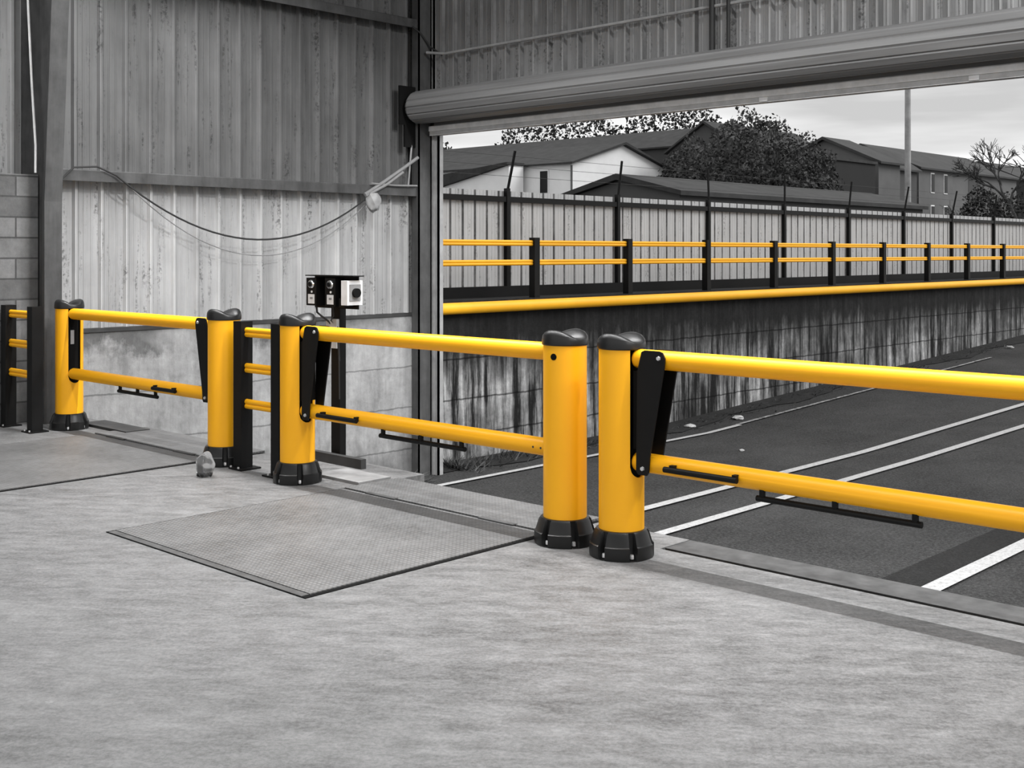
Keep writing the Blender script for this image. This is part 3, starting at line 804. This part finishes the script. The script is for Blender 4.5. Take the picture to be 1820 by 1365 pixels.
# ------------------------------------------------------------------ trees
def tree(name, loc, ht, rad, leaves, lsize, label, bare=False, seed=1, zc=.62, mat=M['leaf'], squash=.8, core=0):
    rnd = random.Random(seed)
    e = empty(name, loc, label=label, cat='tree')
    m = MB(); tips = []
    def branch(p, d, l, r, depth):
        q = p + d*l; mid = p.lerp(q,.5)+Vector((rnd.gauss(0,1),rnd.gauss(0,1),0))*l*.05
        m.tube([p, mid, q], r, 5, caps=False, rad=[r, r*.82, r*.62])
        tips.append(q); tips.append(mid)
        if depth == 0: return
        for _ in range(3 if depth > 1 else 4):
            nd = (d + Vector((rnd.gauss(0,.55),rnd.gauss(0,.55),rnd.gauss(.1,.35)))).normalized()
            branch(p.lerp(q, rnd.uniform(.55,1)), nd, l*rnd.uniform(.62,.82), max(r*(.68 if bare else .6), .016 if bare else 0), depth-1)
    k = ht/8
    branch(Vector((0,0,0)), Vector((0,0,1)), ht*(.36 if bare else .33), .16*k, 6 if bare else 4)
    m.build('trunk', M['bark'], e)
    if leaves:
        m = MB()
        for i in range(leaves):
            u = rnd.random(); 
            while True:
                v = Vector((rnd.uniform(-1,1),rnd.uniform(-1,1),rnd.uniform(-1,1)))
                if v.length < 1: break
            # clump
            c = Vector((math.sin(i*12.9)*.0,0,0))
            v = v.normalized()*(v.length**.7)
            lump = .84 + .16*math.sin(v.x*7+seed)*math.sin(v.y*6+seed*2)*math.sin(v.z*8)
            p = Vector((v.x*rad*lump, v.y*rad*lump, ht*zc + v.z*ht*(1-zc)*lump*1.0))
            s_ = lsize*rnd.uniform(.5,1.3)
            a = Vector((rnd.gauss(0,1),rnd.gauss(0,1),rnd.gauss(0,1))).normalized()*s_; b2_ = a.cross(Vector((rnd.gauss(0,1),rnd.gauss(0,1),rnd.gauss(0,1)))).normalized()*s_*.6
            m.quad(p-a, p+b2_, p+a, p-b2_)
        m.build('foliage', mat, e)
    return e
def at(px, d): # ground position for a bearing
    t = (px-910)/F; r = t*d
    return (r*cs - d*sn, r*sn + d*cs)
def T(px, d, ytop, wpx, **k):
    x, y = at(px, d); ht = (HOR-ytop)*d/F + H - ZG
    return tree('tree', (x,y,ZG), ht, wpx*d/F/2, **k)
T(1000, 130, 176, 280, leaves=2600, lsize=.24, label='sparse leafy tree behind the left part of the white house roof', seed=3, zc=.72)
T(1200, 126, 170, 240, leaves=2600, lsize=.24, label='sparse leafy tree behind the gable of the white house', seed=5, zc=.72)
T(788, 136, 246, 60, leaves=500, lsize=.26, label='small leafy tree top at the left edge of the opening', seed=8, zc=.75)
T(1340, 50, 178, 230, leaves=8000, lsize=.095, label='tall leafy tree before the dark house', seed=12, zc=.55, mat=M['leaf_mid'])
T(1240, 56, 232, 190, leaves=9000, lsize=.10, label='dense dark tree just right of the white gable', seed=14, zc=.5, mat=M['leaf_mid'])
T(1420, 52, 226, 170, leaves=9000, lsize=.085, label='dense bush against the left of the dark block', seed=19, zc=.5, mat=M['leaf_mid'])
T(1310, 53, 285, 260, leaves=9000, lsize=.10, label='low dark hedge tree behind the shed', seed=23, zc=.5, mat=M['leaf'])
T(1812, 60, 215, 150, leaves=0, lsize=.1, label='bare twiggy tree at the right edge', bare=True, seed=31)
T(1800, 66, 330, 90, leaves=2500, lsize=.09, label='low bush at the foot of the bare tree', seed=33, zc=.5)
T(1745, 70, 318, 90, leaves=2500, lsize=.10, label='low dark bush before the grey terrace', seed=35, zc=.5)

# ------------------------------------------------------------------ world
w = bpy.data.worlds.new('sky'); bpy.context.scene.world = w; w.use_nodes = True
t = w.node_tree; t.nodes.clear()
out = t.nodes.new('ShaderNodeOutputWorld'); bg = t.nodes.new('ShaderNodeBackground'); t.links.new(bg.outputs[0], out.inputs[0])
tc = t.nodes.new('ShaderNodeTexCoord'); mp = t.nodes.new('ShaderNodeMapping'); t.links.new(tc.outputs['Generated'], mp.inputs[0])
mp.inputs['Scale'].default_value = (1.2, 1.2, 9); mp.inputs['Rotation'].default_value = (.05,.04,0)
nz = t.nodes.new('ShaderNodeTexNoise'); t.links.new(mp.outputs[0], nz.inputs['Vector']); nz.inputs['Scale'].default_value = 1.7; nz.inputs['Detail'].default_value = 5; nz.inputs['Roughness'].default_value=.5
rp = t.nodes.new('ShaderNodeValToRGB'); t.links.new(nz.outputs['Fac'], rp.inputs[0])
rp.color_ramp.elements[0].position = .36; rp.color_ramp.elements[0].color = (.40,.40,.40,1)
rp.color_ramp.elements[1].position = .62; rp.color_ramp.elements[1].color = (.80,.80,.80,1)
t.links.new(rp.outputs[0], bg.inputs['Color']); bg.inputs['Strength'].default_value = 1.55

# ------------------------------------------------------------------ lights
def area(name, loc, size, sy, power, rot=(0,0,0), spread=PI, col=(1,1,1)):
    l = bpy.data.lights.new(name, 'AREA'); l.shape = 'RECTANGLE'; l.size = size; l.size_y = sy; l.energy = power; l.spread = spread; l.color = col
    o = bpy.data.objects.new(name, l); C.objects.link(o); o.location = loc; o.rotation_euler = rot; return o
area('dock_strip_light', (-5.5, 5.55, 5.9), 12, .05, 800, spread=math.radians(150))
area('dock_strip_light_inner', (-5.5, 3.7, 5.9), 12, .05, 250, spread=math.radians(150))
area('hall_fill', (-3, .0, 7.2), 11, 4, 90, spread=math.radians(150))  # unseen fill added to lift the front of the floor
area('hall_fill_rear', (4.5, 4.0, 6.2), 3, 2.5, 200, rot=(math.radians(35),math.radians(10),math.radians(20)))  # unseen fill added to brighten the foreground
def spot(name, loc, aim, power, ang, blend, size=.12):
    l = bpy.data.lights.new(name, 'SPOT'); l.energy = power; l.spot_size = math.radians(ang); l.spot_blend = blend; l.shadow_soft_size = size
    o = bpy.data.objects.new(name, l); C.objects.link(o); o.location = loc
    o.rotation_euler = (Vector(aim)-Vector(loc)).to_track_quat('-Z','Y').to_euler()
spot('wall_key_spot', (-3, 8.2, 7.2), (-11.4, 7.8, 1.3), 1500, 38, .45)  # unseen spot added to throw the cable shadow onto the left wall
spot('door_fill_spot', (.3, 7.9, 7.1), (-1.8, 10.35, 4.2), 1300, 140, .6, .1)  # unseen spot added to brighten the door wall and shutter toward the right
sl = bpy.data.lights.new('daylight', 'SUN'); sl.energy = 2.0; sl.angle = math.radians(35)
so = bpy.data.objects.new('daylight', sl); C.objects.link(so)
so.rotation_euler = Vector((-1,-.75,-1.0)).to_track_quat('-Z','Y').to_euler()

# ------------------------------------------------------------------ camera
cam = bpy.data.cameras.new('camera'); co = bpy.data.objects.new('camera', cam); C.objects.link(co)
cam.sensor_fit = 'HORIZONTAL'; cam.sensor_width = 36; cam.lens = 36*F/1820
cam.shift_x = 0; cam.shift_y = -(682.5-HOR)/1820
co.location = (0,0,H); co.rotation_euler = (PI/2, 0, TH)
cam.clip_end = 500; cam.clip_start = .05
bpy.context.scene.camera = co
bpy.context.scene.view_settings.view_transform = 'Standard'
bpy.context.scene.view_settings.look = 'None'
